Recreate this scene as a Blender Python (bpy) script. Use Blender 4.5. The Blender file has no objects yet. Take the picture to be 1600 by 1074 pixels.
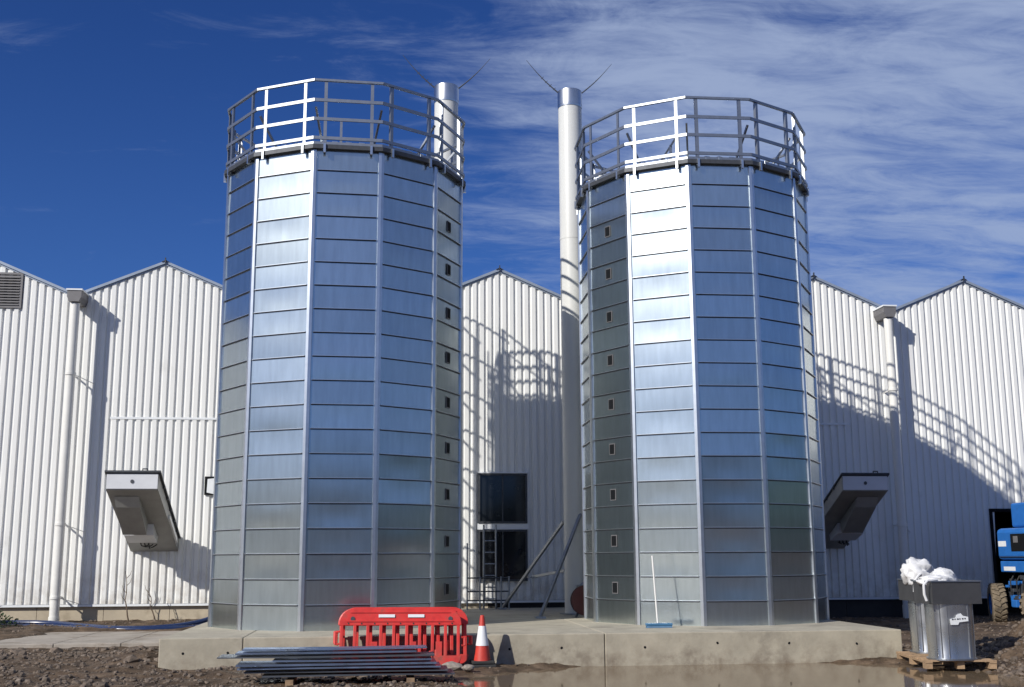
import bpy, math, random
import numpy as np
from mathutils import Vector, Matrix
R = math.radians
random.seed(7)
scene = bpy.context.scene
col = scene.collection

# ---------------------------------------------------------------- camera
cam_d = bpy.data.cameras.new('camera')
cam = bpy.data.objects.new('camera', cam_d); col.objects.link(cam)
cam_d.sensor_width = 36.0
cam_d.lens = 1768.26 / 1600 * 36
cam_d.clip_end = 3000
pitch, roll, yaw = 0.1872, -0.005, 0.1104
fw = Vector((math.sin(yaw)*math.cos(pitch), math.cos(yaw)*math.cos(pitch), math.sin(pitch)))
rt = Vector((math.cos(yaw), -math.sin(yaw), 0)); up = rt.cross(fw)
rt2 = rt*math.cos(roll)+up*math.sin(roll); up2 = -rt*math.sin(roll)+up*math.cos(roll)
m = Matrix((rt2, up2, -fw)).transposed().to_4x4()
m.translation = Vector((0, 0, 1.565))
cam.matrix_world = m
scene.camera = cam
scene.render.resolution_x = 1024; scene.render.resolution_y = 687

# ---------------------------------------------------------------- world, sun
SUN = Vector((-1.2, -1.0, 0.96)).normalized()          # direction towards the sun
SUN_EL = math.asin(SUN.z); SUN_ROT = math.atan2(SUN.x, SUN.y)
world = bpy.data.worlds.new('World'); scene.world = world; world.use_nodes = True
def build_world():
    nt = world.node_tree; nt.nodes.clear(); L = nt.links
    def N(t, **k):
        n = nt.nodes.new(t)
        for a, b in k.items(): setattr(n, a, b)
        return n
    def M(op, a, b=None, c=None, clamp=False):
        n = N('ShaderNodeMath', operation=op); n.use_clamp = clamp
        for i, v in enumerate((a, b, c)):
            if v is None: continue
            if isinstance(v, (int, float)): n.inputs[i].default_value = v
            else: L.new(v, n.inputs[i])
        return n.outputs[0]
    out = N('ShaderNodeOutputWorld'); bg = N('ShaderNodeBackground')
    sky = N('ShaderNodeTexSky', sky_type='NISHITA'); sky.sun_disc = False
    sky.sun_elevation = SUN_EL; sky.sun_rotation = SUN_ROT
    sky.air_density = 1.0; sky.dust_density = 0.1; sky.ozone_density = 3.0
    tint = N('ShaderNodeMix', data_type='RGBA', blend_type='MULTIPLY'); tint.inputs[0].default_value = 1
    L.new(sky.outputs[0], tint.inputs[6]); tint.inputs[7].default_value = (0.245, 0.475, 1.0, 1)
    tc = N('ShaderNodeTexCoord'); sp = N('ShaderNodeSeparateXYZ'); L.new(tc.outputs['Generated'], sp.inputs[0])
    z = M('ADD', M('MAXIMUM', sp.outputs[2], 0.0), 0.12)
    px = M('DIVIDE', sp.outputs[0], z); py = M('DIVIDE', sp.outputs[1], z)
    cb = N('ShaderNodeCombineXYZ'); L.new(px, cb.inputs[0]); L.new(py, cb.inputs[1])
    mp = N('ShaderNodeMapping'); L.new(cb.outputs[0], mp.inputs[0])
    mp.inputs['Rotation'].default_value = (0, 0, R(-14)); mp.inputs['Scale'].default_value = (0.55, 2.6, 1)
    mp.inputs['Location'].default_value = (3.1, 1.4, 0)
    n1 = N('ShaderNodeTexNoise'); L.new(mp.outputs[0], n1.inputs[0])
    n1.inputs['Scale'].default_value = 1.7; n1.inputs['Detail'].default_value = 9; n1.inputs['Roughness'].default_value = .62
    n1.inputs['Distortion'].default_value = .55
    mp2 = N('ShaderNodeMapping'); L.new(cb.outputs[0], mp2.inputs[0]); mp2.inputs['Scale'].default_value = (.35, .55, 1)
    mp2.inputs['Location'].default_value = (7.3, 2.2, 0)
    n2 = N('ShaderNodeTexNoise'); L.new(mp2.outputs[0], n2.inputs[0]); n2.inputs['Scale'].default_value = 1.2
    n2.inputs['Detail'].default_value = 4
    # cirrus sheet: drifts over the eastern (right-hand) half of the sky
    az = M('DIVIDE', M('ADD', M('MULTIPLY', sp.outputs[0], -.5), M('MULTIPLY', sp.outputs[1], .86)), M('SQRT', M('ADD', M('MULTIPLY', sp.outputs[0], sp.outputs[0]), M('MULTIPLY', sp.outputs[1], sp.outputs[1]))))
    east = N('ShaderNodeMapRange'); L.new(az, east.inputs[0])
    east.inputs[1].default_value = .92; east.inputs[2].default_value = .70; east.inputs[3].default_value = -0.21; east.inputs[4].default_value = 0.20
    east.clamp = True
    back = N('ShaderNodeMapRange'); L.new(az, back.inputs[0]); back.inputs[1].default_value = .3; back.inputs[2].default_value = -.5
    back.inputs[3].default_value = 0; back.inputs[4].default_value = -.13
    s = M('ADD', back.outputs[0], M('ADD', M('ADD', M('MULTIPLY', n1.outputs[0], .75), M('MULTIPLY', n2.outputs[0], .45)), east.outputs[0]))
    mp3 = N('ShaderNodeMapping'); L.new(cb.outputs[0], mp3.inputs[0]); mp3.inputs['Scale'].default_value = (1.6, 3.4, 1); mp3.inputs['Rotation'].default_value = (0, 0, R(20))
    n3 = N('ShaderNodeTexNoise'); L.new(mp3.outputs[0], n3.inputs[0]); n3.inputs['Scale'].default_value = 2.6; n3.inputs['Detail'].default_value = 8
    n3.inputs['Roughness'].default_value = .68; n3.inputs['Distortion'].default_value = .8
    s = M('ADD', s, M('MULTIPLY', M('SUBTRACT', n3.outputs[0], .5), .60))
    mr = N('ShaderNodeMapRange'); L.new(s, mr.inputs[0]); mr.interpolation_type = 'SMOOTHSTEP'
    mr.inputs[1].default_value = .50; mr.inputs[2].default_value = .96; mr.inputs[4].default_value = .86
    mix = N('ShaderNodeMix', data_type='RGBA'); L.new(mr.outputs[0], mix.inputs[0])
    L.new(tint.outputs[2], mix.inputs[6]); mix.inputs[7].default_value = (4.7, 5.8, 8.4, 1)
    # thin haze paling the sky towards the horizon all round
    hz = N('ShaderNodeMapRange'); L.new(sp.outputs[2], hz.inputs[0]); hz.interpolation_type = 'SMOOTHSTEP'
    hz.inputs[1].default_value = .46; hz.inputs[2].default_value = 0; hz.inputs[4].default_value = .30
    hm = N('ShaderNodeMix', data_type='RGBA'); L.new(hz.outputs[0], hm.inputs[0]); L.new(mix.outputs[2], hm.inputs[6]); hm.inputs[7].default_value = (1.3, 3.0, 7.2, 1)
    L.new(hm.outputs[2], bg.inputs[0]); bg.inputs[1].default_value = 0.076
    L.new(bg.outputs[0], out.inputs[0])
build_world()
sd = bpy.data.lights.new('sun', 'SUN'); sd.energy = 4.9; sd.angle = R(0.53); sd.color = (1, .96, .885)
sun = bpy.data.objects.new('sun', sd); col.objects.link(sun)
sun.rotation_euler = (-SUN).to_track_quat('-Z', 'Y').to_euler()
scene.view_settings.view_transform = 'Standard'; scene.view_settings.look = 'None'
scene.view_settings.exposure = 0.0; scene.view_settings.gamma = 1.0
scene.view_settings.use_curve_mapping = False

# ---------------------------------------------------------------- materials
def mat(name, base, rough=.6, metal=0.0, var=.12, scale=8, bump=0.0, bscale=60, objvar=0.0, stretch=None, dark=None, dscale=3, dthr=.55, rvar=0, spec=None, lobe2=0):
    mt = bpy.data.materials.new(name); mt.use_nodes = True
    nt = mt.node_tree; L = nt.links; b = nt.nodes['Principled BSDF']
    def N(t, **k):
        n = nt.nodes.new(t)
        for a, v in k.items(): setattr(n, a, v)
        return n
    tc = N('ShaderNodeTexCoord'); src = tc.outputs['Object']
    if objvar:
        oi = N('ShaderNodeObjectInfo'); va = N('ShaderNodeVectorMath', operation='MULTIPLY_ADD')
        cmb = N('ShaderNodeCombineXYZ')
        for i in range(3): L.new(oi.outputs['Random'], cmb.inputs[i])
        L.new(cmb.outputs[0], va.inputs[0]); va.inputs[1].default_value = (37, 23, 51); L.new(src, va.inputs[2]); src = va.outputs[0]
    if stretch:
        mp = N('ShaderNodeMapping'); L.new(src, mp.inputs[0]); mp.inputs['Scale'].default_value = stretch; s2 = mp.outputs[0]
    else: s2 = src
    n = N('ShaderNodeTexNoise'); L.new(s2, n.inputs[0]); n.inputs['Scale'].default_value = scale; n.inputs['Detail'].default_value = 6
    n.inputs['Roughness'].default_value = .6
    mr = N('ShaderNodeMapRange'); L.new(n.outputs[0], mr.inputs[0]); mr.inputs[1].default_value = .3; mr.inputs[2].default_value = .7
    mr.inputs[3].default_value = 1-var; mr.inputs[4].default_value = 1+var
    fac = mr.outputs[0]
    if objvar:
        mo = N('ShaderNodeMapRange'); L.new(oi.outputs['Random'], mo.inputs[0]); mo.inputs[3].default_value = 1-objvar; mo.inputs[4].default_value = 1+objvar
        mm = N('ShaderNodeMath', operation='MULTIPLY'); L.new(fac, mm.inputs[0]); L.new(mo.outputs[0], mm.inputs[1]); fac = mm.outputs[0]
    vm = N('ShaderNodeVectorMath', operation='SCALE'); vm.inputs[0].default_value = base; L.new(fac, vm.inputs['Scale'])
    cur = vm.outputs[0]
    if dark:
        n3 = N('ShaderNodeTexNoise'); L.new(src, n3.inputs[0]); n3.inputs['Scale'].default_value = dscale; n3.inputs['Detail'].default_value = 8
        n3.inputs['Roughness'].default_value = .65
        m3 = N('ShaderNodeMapRange'); L.new(n3.outputs[0], m3.inputs[0]); m3.inputs[1].default_value = dthr; m3.inputs[2].default_value = dthr+.16
        mx = N('ShaderNodeMix', data_type='RGBA'); L.new(m3.outputs[0], mx.inputs[0]); L.new(cur, mx.inputs[6]); mx.inputs[7].default_value = (*dark, 1)
        cur = mx.outputs[2]
    L.new(cur, b.inputs['Base Color'])
    b.inputs['Roughness'].default_value = rough; b.inputs['Metallic'].default_value = metal
    if spec is not None: b.inputs['Specular IOR Level'].default_value = spec
    if rvar:
        nr = N('ShaderNodeTexNoise'); L.new(src, nr.inputs[0]); nr.inputs['Scale'].default_value = 3.5; nr.inputs['Detail'].default_value = 5
        r2 = N('ShaderNodeMapRange'); L.new(nr.outputs[0], r2.inputs[0]); r2.inputs[1].default_value = .3; r2.inputs[2].default_value = .7
        r2.inputs[3].default_value = rough-rvar; r2.inputs[4].default_value = rough+rvar; L.new(r2.outputs[0], b.inputs['Roughness'])
    if bump:
        nb = N('ShaderNodeTexNoise'); L.new(src, nb.inputs[0]); nb.inputs['Scale'].default_value = bscale; nb.inputs['Detail'].default_value = 5
        bp = N('ShaderNodeBump'); bp.inputs['Strength'].default_value = bump; bp.inputs['Distance'].default_value = .01
        L.new(nb.outputs[0], bp.inputs['Height']); L.new(bp.outputs[0], b.inputs['Normal'])
    if lobe2:                                   # satin zinc: a sharper and a softer reflection lobe together
        g = N('ShaderNodeBsdfAnisotropic'); L.new(cur, g.inputs['Color']); g.inputs['Roughness'].default_value = lobe2
        if bump: L.new(bp.outputs[0], g.inputs['Normal'])
        ms = N('ShaderNodeMixShader'); ms.inputs[0].default_value = .33; L.new(b.outputs[0], ms.inputs[1]); L.new(g.outputs[0], ms.inputs[2])
        L.new(ms.outputs[0], nt.nodes['Material Output'].inputs[0])
    return mt
GALV = mat('galvanised_sheet', (.53, .59, .60), .15, 1, .09, 2.2, bump=.045, bscale=3, objvar=.09, stretch=(5, 5, .7), lobe2=.38)
def add_splash(mt, z0, z1, colr, amt):
    nt = mt.node_tree; L = nt.links; b = nt.nodes['Principled BSDF']; src = b.inputs['Base Color'].links[0].from_socket
    tc = nt.nodes.new('ShaderNodeTexCoord'); sp = nt.nodes.new('ShaderNodeSeparateXYZ'); L.new(tc.outputs['Object'], sp.inputs[0])
    m1 = nt.nodes.new('ShaderNodeMapRange'); L.new(sp.outputs[2], m1.inputs[0]); m1.inputs[1].default_value = z1; m1.inputs[2].default_value = z0
    n = nt.nodes.new('ShaderNodeTexNoise'); L.new(tc.outputs['Object'], n.inputs[0]); n.inputs['Scale'].default_value = 3; n.inputs['Detail'].default_value = 9; n.inputs['Roughness'].default_value = .7
    m2 = nt.nodes.new('ShaderNodeMapRange'); L.new(n.outputs[0], m2.inputs[0]); m2.inputs[1].default_value = .42; m2.inputs[2].default_value = .68
    mu = nt.nodes.new('ShaderNodeMath'); mu.operation = 'MULTIPLY'; L.new(m1.outputs[0], mu.inputs[0]); L.new(m2.outputs[0], mu.inputs[1])
    m3 = nt.nodes.new('ShaderNodeMath'); m3.operation = 'MULTIPLY'; L.new(mu.outputs[0], m3.inputs[0]); m3.inputs[1].default_value = amt
    mx = nt.nodes.new('ShaderNodeMix'); mx.data_type = 'RGBA'; L.new(m3.outputs[0], mx.inputs[0]); L.new(src, mx.inputs[6]); mx.inputs[7].default_value = (*colr, 1)
    L.new(mx.outputs[2], b.inputs['Base Color'])
GALVP = mat('galvanised_post', (.60, .63, .66), .30, .95, .08, 6, objvar=.04)
RAIL = mat('galvanised_rail', (.31, .33, .36), .46, .95, .10, 14)
DARKM = mat('weathered_dark_steel', (.07, .075, .085), .55, .5, .2, 12)
WHITE = mat('white_coated_cladding', (.775, .775, .755), .42, 0, .03, 1.2, objvar=.012, stretch=(6, 6, .4), dark=(.66, .66, .63), dscale=1.1, dthr=.62)
add_splash(WHITE, .6, 1.6, (.36, .30, .23), .65)
WTRIM = mat('white_trim', (.74, .76, .78), .45, 0, .04, 4)
FLASH = mat('grey_blue_flashing', (.30, .35, .43), .45, .3, .08, 5)
FLUE = mat('white_enamel_flue', (.60, .60, .58), .35, 0, .04, 2, stretch=(1, 1, .3))
STEEL = mat('bare_stainless', (.66, .66, .65), .30, 1, .06, 6)
PIPE = mat('cream_plastic_pipe', (.70, .69, .66), .4, 0, .05, 3)
CONC = mat('cast_concrete', (.36, .325, .255), .85, 0, .16, 2.2, bump=.3, bscale=22, dark=(.24, .215, .17), dscale=1.5, dthr=.53)
add_splash(CONC, -.12, .34, (.16, .12, .085), .95)
PLINTH = mat('plinth_block', (.42, .36, .27), .85, 0, .12, 2.5, bump=.2, bscale=30, dark=(.3, .25, .18), dscale=2, dthr=.56)
PATHM = mat('dusty_path_concrete', (.32, .285, .245), .9, 0, .2, 2, bump=.3, bscale=25, dark=(.17, .135, .10), dscale=1.6, dthr=.52)
RED = mat('red_barrier_plastic', (.60, .034, .028), .42, 0, .25, 5, dark=(.34, .06, .045), dscale=5, dthr=.54)
add_splash(RED, 0, .55, (.22, .10, .07), .8)
REDC = mat('cone_red_plastic', (.50, .045, .03), .5, 0, .15, 8, dark=(.14, .06, .05), dscale=6, dthr=.56)
REFL = mat('white_reflective_sleeve', (.74, .75, .77), .35, 0, .06, 9, dark=(.5, .48, .46), dscale=9, dthr=.6)
RUB = mat('black_rubber', (.03, .03, .03), .75, 0, .2, 12)
BLACK = mat('dark_opening', (.008, .009, .011), .8, 0, .1, 5, spec=.12)
LOUV = mat('grey_louvre', (.17, .165, .17), .6, .2, .1, 8)
BLUE = mat('blue_machine_paint', (.02, .13, .42), .42, 0, .12, 4, dark=(.035, .09, .22), dscale=5, dthr=.62)
NAVY = mat('blue_hose', (.014, .028, .085), .25, 0, .12, 6)
WOOD = mat('pallet_wood', (.33, .22, .13), .85, 0, .2, 4, bump=.3, bscale=30, stretch=(1, 6, 6), objvar=.15, dark=(.15, .10, .07), dscale=5, dthr=.56)
BAG = mat('white_plastic_sack', (.62, .62, .63), .4, 0, .04, 6)
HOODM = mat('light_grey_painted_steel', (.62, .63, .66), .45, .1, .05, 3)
HOODU = mat('shaded_hood_grey', (.31, .31, .30), .5, .2, .12, 3)  # darker grey puts shade into the colour of the hood's sides and underside
BROOMB = mat('blue_broom_plastic', (.05, .15, .28), .5, 0, .1, 10)
SHEETM = mat('blue_grey_steel_section', (.22, .28, .41), .33, .75, .15, 3, objvar=.15, stretch=(.6, 3, 3), dark=(.14, .15, .17), dscale=3, dthr=.56, rvar=.1)
LEAF = mat('dark_leaves', (.045, .085, .03), .6, 0, .35, 9)
TWIG = mat('dry_brown_stem', (.12, .085, .06), .85, 0, .2, 20)
STONE = mat('pale_rubble', (.27, .235, .20), .9, 0, .25, 14, bump=.3, bscale=50)
BINM = mat('dull_steel_bin', (.48, .49, .50), .30, .9, .12, 3, stretch=(3, 3, .5), rvar=.08)
COLM = mat('dark_grey_bin_collar', (.10, .10, .105), .45, .6, .12, 5)
TYRE = mat('muddy_tyre', (.16, .125, .085), .9, 0, .35, 10, dark=(.04, .035, .03), dscale=8, dthr=.52)
YEL = mat('white_decal', (.7, .72, .74), .4, 0, .05, 5)
REELM = mat('dark_red_reel', (.07, .010, .010), .5, 0, .15, 6)

def mud_material():
    mt = bpy.data.materials.new('wet_brown_mud'); mt.use_nodes = True
    nt = mt.node_tree; L = nt.links; b = nt.nodes['Principled BSDF']; b.inputs['Specular IOR Level'].default_value = .25
    tc = nt.nodes.new('ShaderNodeTexCoord')
    def noise(s, d=8, r=.65):
        n = nt.nodes.new('ShaderNodeTexNoise'); L.new(tc.outputs['Object'], n.inputs[0]); n.inputs['Scale'].default_value = s
        n.inputs['Detail'].default_value = d; n.inputs['Roughness'].default_value = r; return n.outputs[0]
    r1 = nt.nodes.new('ShaderNodeValToRGB'); L.new(noise(3.2), r1.inputs[0])
    e = r1.color_ramp.elements; e[0].position = .32; e[0].color = (.034, .023, .015, 1); e[1].position = .68; e[1].color = (.17, .120, .080, 1)
    e2 = r1.color_ramp.elements.new(.5); e2.color = (.086, .058, .037, 1)
    mx = nt.nodes.new('ShaderNodeMix'); mx.data_type = 'RGBA'; mx.blend_type = 'OVERLAY'; mx.inputs[0].default_value = .8
    L.new(r1.outputs[0], mx.inputs[6]); L.new(noise(28, 6, .7), mx.inputs[7]); L.new(mx.outputs[2], b.inputs['Base Color'])
    mr = nt.nodes.new('ShaderNodeMapRange'); L.new(noise(1.3, 4), mr.inputs[0]); mr.inputs[1].default_value = .4; mr.inputs[2].default_value = .62
    mr.inputs[3].default_value = .55; mr.inputs[4].default_value = .95; L.new(mr.outputs[0], b.inputs['Roughness'])
    bp = nt.nodes.new('ShaderNodeBump'); bp.inputs['Strength'].default_value = .7; bp.inputs['Distance'].default_value = .02
    L.new(noise(36, 8, .7), bp.inputs['Height']); L.new(bp.outputs[0], b.inputs['Normal'])
    return mt
MUD = mud_material()
def water_material():
    mt = bpy.data.materials.new('still_muddy_water'); mt.use_nodes = True
    nt = mt.node_tree; b = nt.nodes['Principled BSDF']; L = nt.links
    b.inputs['Base Color'].default_value = (.17, .125, .08, 1); b.inputs['Roughness'].default_value = .06; b.inputs['IOR'].default_value = 1.33
    tc = nt.nodes.new('ShaderNodeTexCoord'); n = nt.nodes.new('ShaderNodeTexNoise'); L.new(tc.outputs['Object'], n.inputs[0])
    n.inputs['Scale'].default_value = 2.5; n.inputs['Detail'].default_value = 3
    bp = nt.nodes.new('ShaderNodeBump'); bp.inputs['Strength'].default_value = .06; bp.inputs['Distance'].default_value = .02
    L.new(n.outputs[0], bp.inputs['Height']); L.new(bp.outputs[0], b.inputs['Normal'])
    return mt
WATER = water_material()

# ---------------------------------------------------------------- mesh helpers
class MB:
    def __init__(s): s.v = []; s.f = []
    def add(s, vs, fs):
        o = len(s.v); s.v += [tuple(v) for v in vs]; s.f += [tuple(i+o for i in f) for f in fs]; return s
    def box(s, x0, x1, y0, y1, z0, z1, M=None):
        vs = [Vector(p) for p in ((x0,y0,z0),(x1,y0,z0),(x1,y1,z0),(x0,y1,z0),(x0,y0,z1),(x1,y0,z1),(x1,y1,z1),(x0,y1,z1))]
        if M: vs = [M @ v for v in vs]
        return s.add(vs, ((0,3,2,1),(4,5,6,7),(0,1,5,4),(1,2,6,5),(2,3,7,6),(3,0,4,7)))
    def bar(s, p, q, w, h, upv=(0, 0, 1)):
        p = Vector(p); q = Vector(q); d = (q-p).normalized(); u = Vector(upv)
        if abs(d.dot(u)) > .98: u = Vector((1, 0, 0))
        a = d.cross(u).normalized(); b = a.cross(d).normalized()
        vs = []
        for c in (p, q):
            for i, j in ((-1,-1),(1,-1),(1,1),(-1,1)): vs.append(c+a*(i*w/2)+b*(j*h/2))
        return s.add(vs, ((3,2,1,0),(4,5,6,7),(0,1,5,4),(1,2,6,5),(2,3,7,6),(3,0,4,7)))
    def tube(s, pts, r, n=8, closed=False, caps=True):
        pts = [Vector(p) for p in pts]; k = len(pts); rs = r if isinstance(r, (list, tuple)) else [r]*k
        t0 = (pts[1]-pts[0]).normalized(); u = Vector((0, 0, 1)) if abs(t0.z) < .9 else Vector((1, 0, 0))
        vs = []
        for i, p in enumerate(pts):
            if closed: t = pts[(i+1) % k]-pts[i-1]
            else: t = pts[min(i+1, k-1)]-pts[max(i-1, 0)]
            t.normalize(); a = t.cross(u).normalized(); b = a.cross(t).normalized(); u = b
            for j in range(n):
                an = 2*math.pi*j/n; vs.append(p+(a*math.cos(an)+b*math.sin(an))*rs[i])
        fs = []
        for i in range(k if closed else k-1):
            for j in range(n):
                a0 = i*n+j; a1 = i*n+(j+1) % n; b0 = ((i+1) % k)*n+j; b1 = ((i+1) % k)*n+(j+1) % n
                fs.append((a0, a1, b1, b0))
        if caps and not closed: fs += [tuple(range(n))[::-1], tuple(range((k-1)*n, k*n))]
        return s.add(vs, fs)
    def lathe(s, prof, n=24, c=(0, 0, 0), sx=1, sy=1, power=None, cap=True):
        vs = []
        for r, z in prof:
            for j in range(n):
                an = 2*math.pi*j/n; ca, sa = math.cos(an), math.sin(an)
                if power: q = (abs(ca)**power+abs(sa)**power)**(-1/power)
                else: q = 1
                vs.append((c[0]+r*ca*q*sx, c[1]+r*sa*q*sy, c[2]+z))
        fs = []
        for i in range(len(prof)-1):
            for j in range(n): fs.append((i*n+j, i*n+(j+1) % n, (i+1)*n+(j+1) % n, (i+1)*n+j))
        if cap: fs += [tuple(range(n))[::-1], tuple(range((len(prof)-1)*n, len(prof)*n))]
        return s.add(vs, fs)
    def prism(s, poly, d0, d1, axis='y'):
        n = len(poly)
        def P(a, b, d): return {'y': (a, d, b), 'x': (d, a, b), 'z': (a, b, d)}[axis]
        vs = [P(a, b, d0) for a, b in poly]+[P(a, b, d1) for a, b in poly]
        fs = [tuple(range(n)), tuple(range(n, 2*n))[::-1]]+[(i, i+n, (i+1) % n+n, (i+1) % n) for i in range(n)]
        return s.add(vs, fs)
    def data(s, name, m, smooth=False, bevel=0):
        me = bpy.data.meshes.new(name); me.from_pydata(s.v, [], s.f); me.materials.append(m)
        import bmesh
        bm = bmesh.new(); bm.from_mesh(me)
        if bevel:
            bmesh.ops.remove_doubles(bm, verts=bm.verts, dist=1e-5)
            bmesh.ops.bevel(bm, geom=bm.edges[:], offset=bevel, segments=2, affect='EDGES', profile=.5)
        bmesh.ops.recalc_face_normals(bm, faces=bm.faces)
        bm.to_mesh(me); bm.free()
        if smooth:
            me.polygons.foreach_set('use_smooth', [True]*len(me.polygons))
            try: me.set_sharp_from_angle(angle=R(40))
            except Exception: pass
        me.update(); return me
    def build(s, name, m, parent=None, smooth=False, bevel=0):
        return link(name, s.data(name, m, smooth, bevel), parent)
def link(name, me, parent=None, loc=None, rz=None):
    o = bpy.data.objects.new(name, me); col.objects.link(o)
    if parent: o.parent = parent
    if loc is not None: o.location = loc
    if rz is not None: o.rotation_euler = (0, 0, rz)
    return o
def tag(o, label=None, cat=None, group=None, kind=None):
    for k, v in (('label', label), ('category', cat), ('group', group), ('kind', kind)):
        if v: o[k] = v
    return o
def thing(name, label, cat, loc=(0, 0, 0), rz=0, group=None, kind=None):
    o = bpy.data.objects.new(name, None); col.objects.link(o); o.location = loc; o.rotation_euler = (0, 0, rz)
    o.empty_display_size = .2
    return tag(o, label, cat, group, kind)
def copy_thing(root, loc, rz, label, group=None):
    r = root.copy(); col.objects.link(r); r.location = loc; r.rotation_euler = (r.rotation_euler[0], r.rotation_euler[1], rz); r['label'] = label
    if group: r['group'] = group
    def rec(a, b):
        for ch in list(a.children):
            c = ch.copy(); col.objects.link(c); c.parent = b; rec(ch, c)
    rec(root, r); return r

def vnoise(x, y, seed=0):
    xi = np.floor(x).astype(np.int64); yi = np.floor(y).astype(np.int64); xf = x-xi; yf = y-yi
    def h(a, b):
        n = (a*374761393+b*668265263+seed*1442695041) & 0xffffffff
        n = ((n ^ (n >> 13))*1274126177) & 0xffffffff
        return ((n ^ (n >> 16)) & 0xffff)/65535.0
    u = xf*xf*(3-2*xf); v = yf*yf*(3-2*yf)
    return (h(xi, yi)*(1-u)+h(xi+1, yi)*u)*(1-v)+(h(xi, yi+1)*(1-u)+h(xi+1, yi+1)*u)*v
def fbm(x, y, s, o=4, seed=0):
    t = 0; a = .5
    for i in range(o): t = t+a*(vnoise(x*s+i*17.3, y*s+i*9.1, seed+i)-.5); s *= 2.1; a *= .52
    return t

# ---------------------------------------------------------------- terrain
SLAB_Z = .419; SLAB_Y = 17.69; SLAB_X0 = -3.3; SLAB_X1 = 8.15; WALL = 27.0
def sstep(a, b, x):
    t = np.clip((x-a)/(b-a), 0, 1); return t*t*(3-2*t)
def ground(x, y):
    x = np.asarray(x, float); y = np.asarray(y, float)
    z = np.full(x.shape, -.02)
    left = sstep(-2.9, -3.6, x)
    z = z+left*(.02+.22*sstep(18.5, 26.5, y)+.05*np.exp(-((y-19.3)/.9)**2))
    right = sstep(8.1, 8.9, x); z = z+right*.13*sstep(17, 22, y)
    mid = (1-left)*(1-right); z = z+mid*.2*sstep(18.5, 20, y)
    near = sstep(60, 30, np.abs(x-1))*sstep(60, 34, np.abs(y-16))
    z = z+near*(.10*fbm(x, y, .9, 3, 3)*(1-.5*sstep(19, 21, y))+.075*fbm(x, y, 4.5, 4, 11)+.05*np.maximum(fbm(x, y, 13, 3, 5), -.05))
    # tyre rut along the front of the mud
    rut = .055*np.exp(-((y-16.55-.12*np.sin(x*.7))/.15)**2)*(.7+.6*vnoise(x*5, y*2, 77))*sstep(-1.8, -2.6, x)
    z = z-rut+.6*rut*0+.03*np.exp(-((y-16.85-.12*np.sin(x*.7))/.10)**2)*sstep(-1.8, -2.6, x)
    # rubble heap on the right, mud bank on the left
    z = z+.86*np.exp(-(((x-10.9)/1.35)**2+((y-16.9)/1.3)**2))*(1+.5*fbm(x, y, 3, 3, 8))
    z = z+.16*np.exp(-(((x+3.75)/.45)**2+((y-18.6)/1.0)**2))
    # hollow that holds the puddle
    pd = ((x-5.0)/4.1)**2+((y-15.6)/2.35)**2
    z = z-.12*sstep(1.25, .6, pd)
    wob = .9*fbm(x, y, 1.3, 3, 31)
    path = sstep(-6.9, -6.5, x+wob)*sstep(-3.1, -3.4, x)*sstep(21.1, 21.5, y+wob*.6)*sstep(24.8, 24.4, y+wob*.5)
    z = z*(1-path)+.06*path
    return z
def axis(lo, hi, fines):
    pts = []
    a = lo
    c = fines[0][0]
    g = []
    d = fines[0][2]; x = c
    while x > lo: d *= 1.35; x -= d; g.append(max(x, lo))
    pts = g[::-1]
    for f0, f1, st in fines: pts += list(np.arange(f0, f1, st))
    x = fines[-1][1]; d = fines[-1][2]; pts.append(x)
    while x < hi: d *= 1.35; x += d; pts.append(min(x, hi))
    return np.array(pts)
def make_ground():
    xs = axis(-900, 900, [(-9.5, 11.6, .06), (11.6, 19, .2)]); ys = axis(-900, 1200, [(13.0, 19.5, .05), (19.5, 27.5, .14)])
    X, Y = np.meshgrid(xs, ys); Z = ground(X, Y); nx = len(xs); ny = len(ys)
    V = np.stack([X, Y, Z], -1).reshape(-1, 3)
    i = np.arange(nx-1)[None, :]+np.arange(ny-1)[:, None]*nx
    F = np.stack([i, i+1, i+1+nx, i+nx], -1).reshape(-1, 4)
    me = bpy.data.meshes.new('ground'); me.from_pydata(V.tolist(), [], F.tolist()); me.materials.append(MUD)
    me.polygons.foreach_set('use_smooth', [True]*len(me.polygons)); me.update()
    tag(link('ground', me), 'rough wet brown mud around the concrete base', None, None, 'structure')
make_ground()
b = MB(); b.add([(-1.5, 12.2, -.072), (9.6, 12.2, -.072), (9.6, 18.2, -.072), (-1.5, 18.2, -.072)], [(0, 1, 2, 3)])
tag(b.build('puddle', WATER), 'still muddy puddle mirroring the front of the concrete base', None, None, 'structure')

# concrete path on the left: three cast bays
pth = thing('concrete_path', 'pale dusty concrete path left of the base', None, kind='structure')
xx = -7.0
for w in (1.25, 1.15, 1.22):
    b = MB(); b.box(xx, xx+w-.012, 21.2, 24.6, -.1, .125); b.build('path_bay', PATHM, pth, bevel=.012); xx += w
# concrete base
slab = thing('concrete_slab', 'thick cast concrete base under both silos', None, kind='structure')
for a, c in ((SLAB_X0, -2.09), (-2.08, 3.37), (3.38, SLAB_X1)):
    b = MB(); b.box(a, c, SLAB_Y, 26.93, -.3, SLAB_Z); b.build('slab_section', CONC, slab, bevel=.014)
b = MB()
for x in (-2.95, -2.3, 4.0, 5.15, 1.9, 6.3, 7.4, 2.7):
    b.lathe([(.02, 0), (.014, .003)], 8, (x, 0, 0))
vs = [(v[0], SLAB_Y-.0035+v[2], v[1]+.23+.03*math.sin(v[0]*9)) for v in b.v]; b.v = vs
b.build('tie_hole', BLACK, slab)
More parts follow.
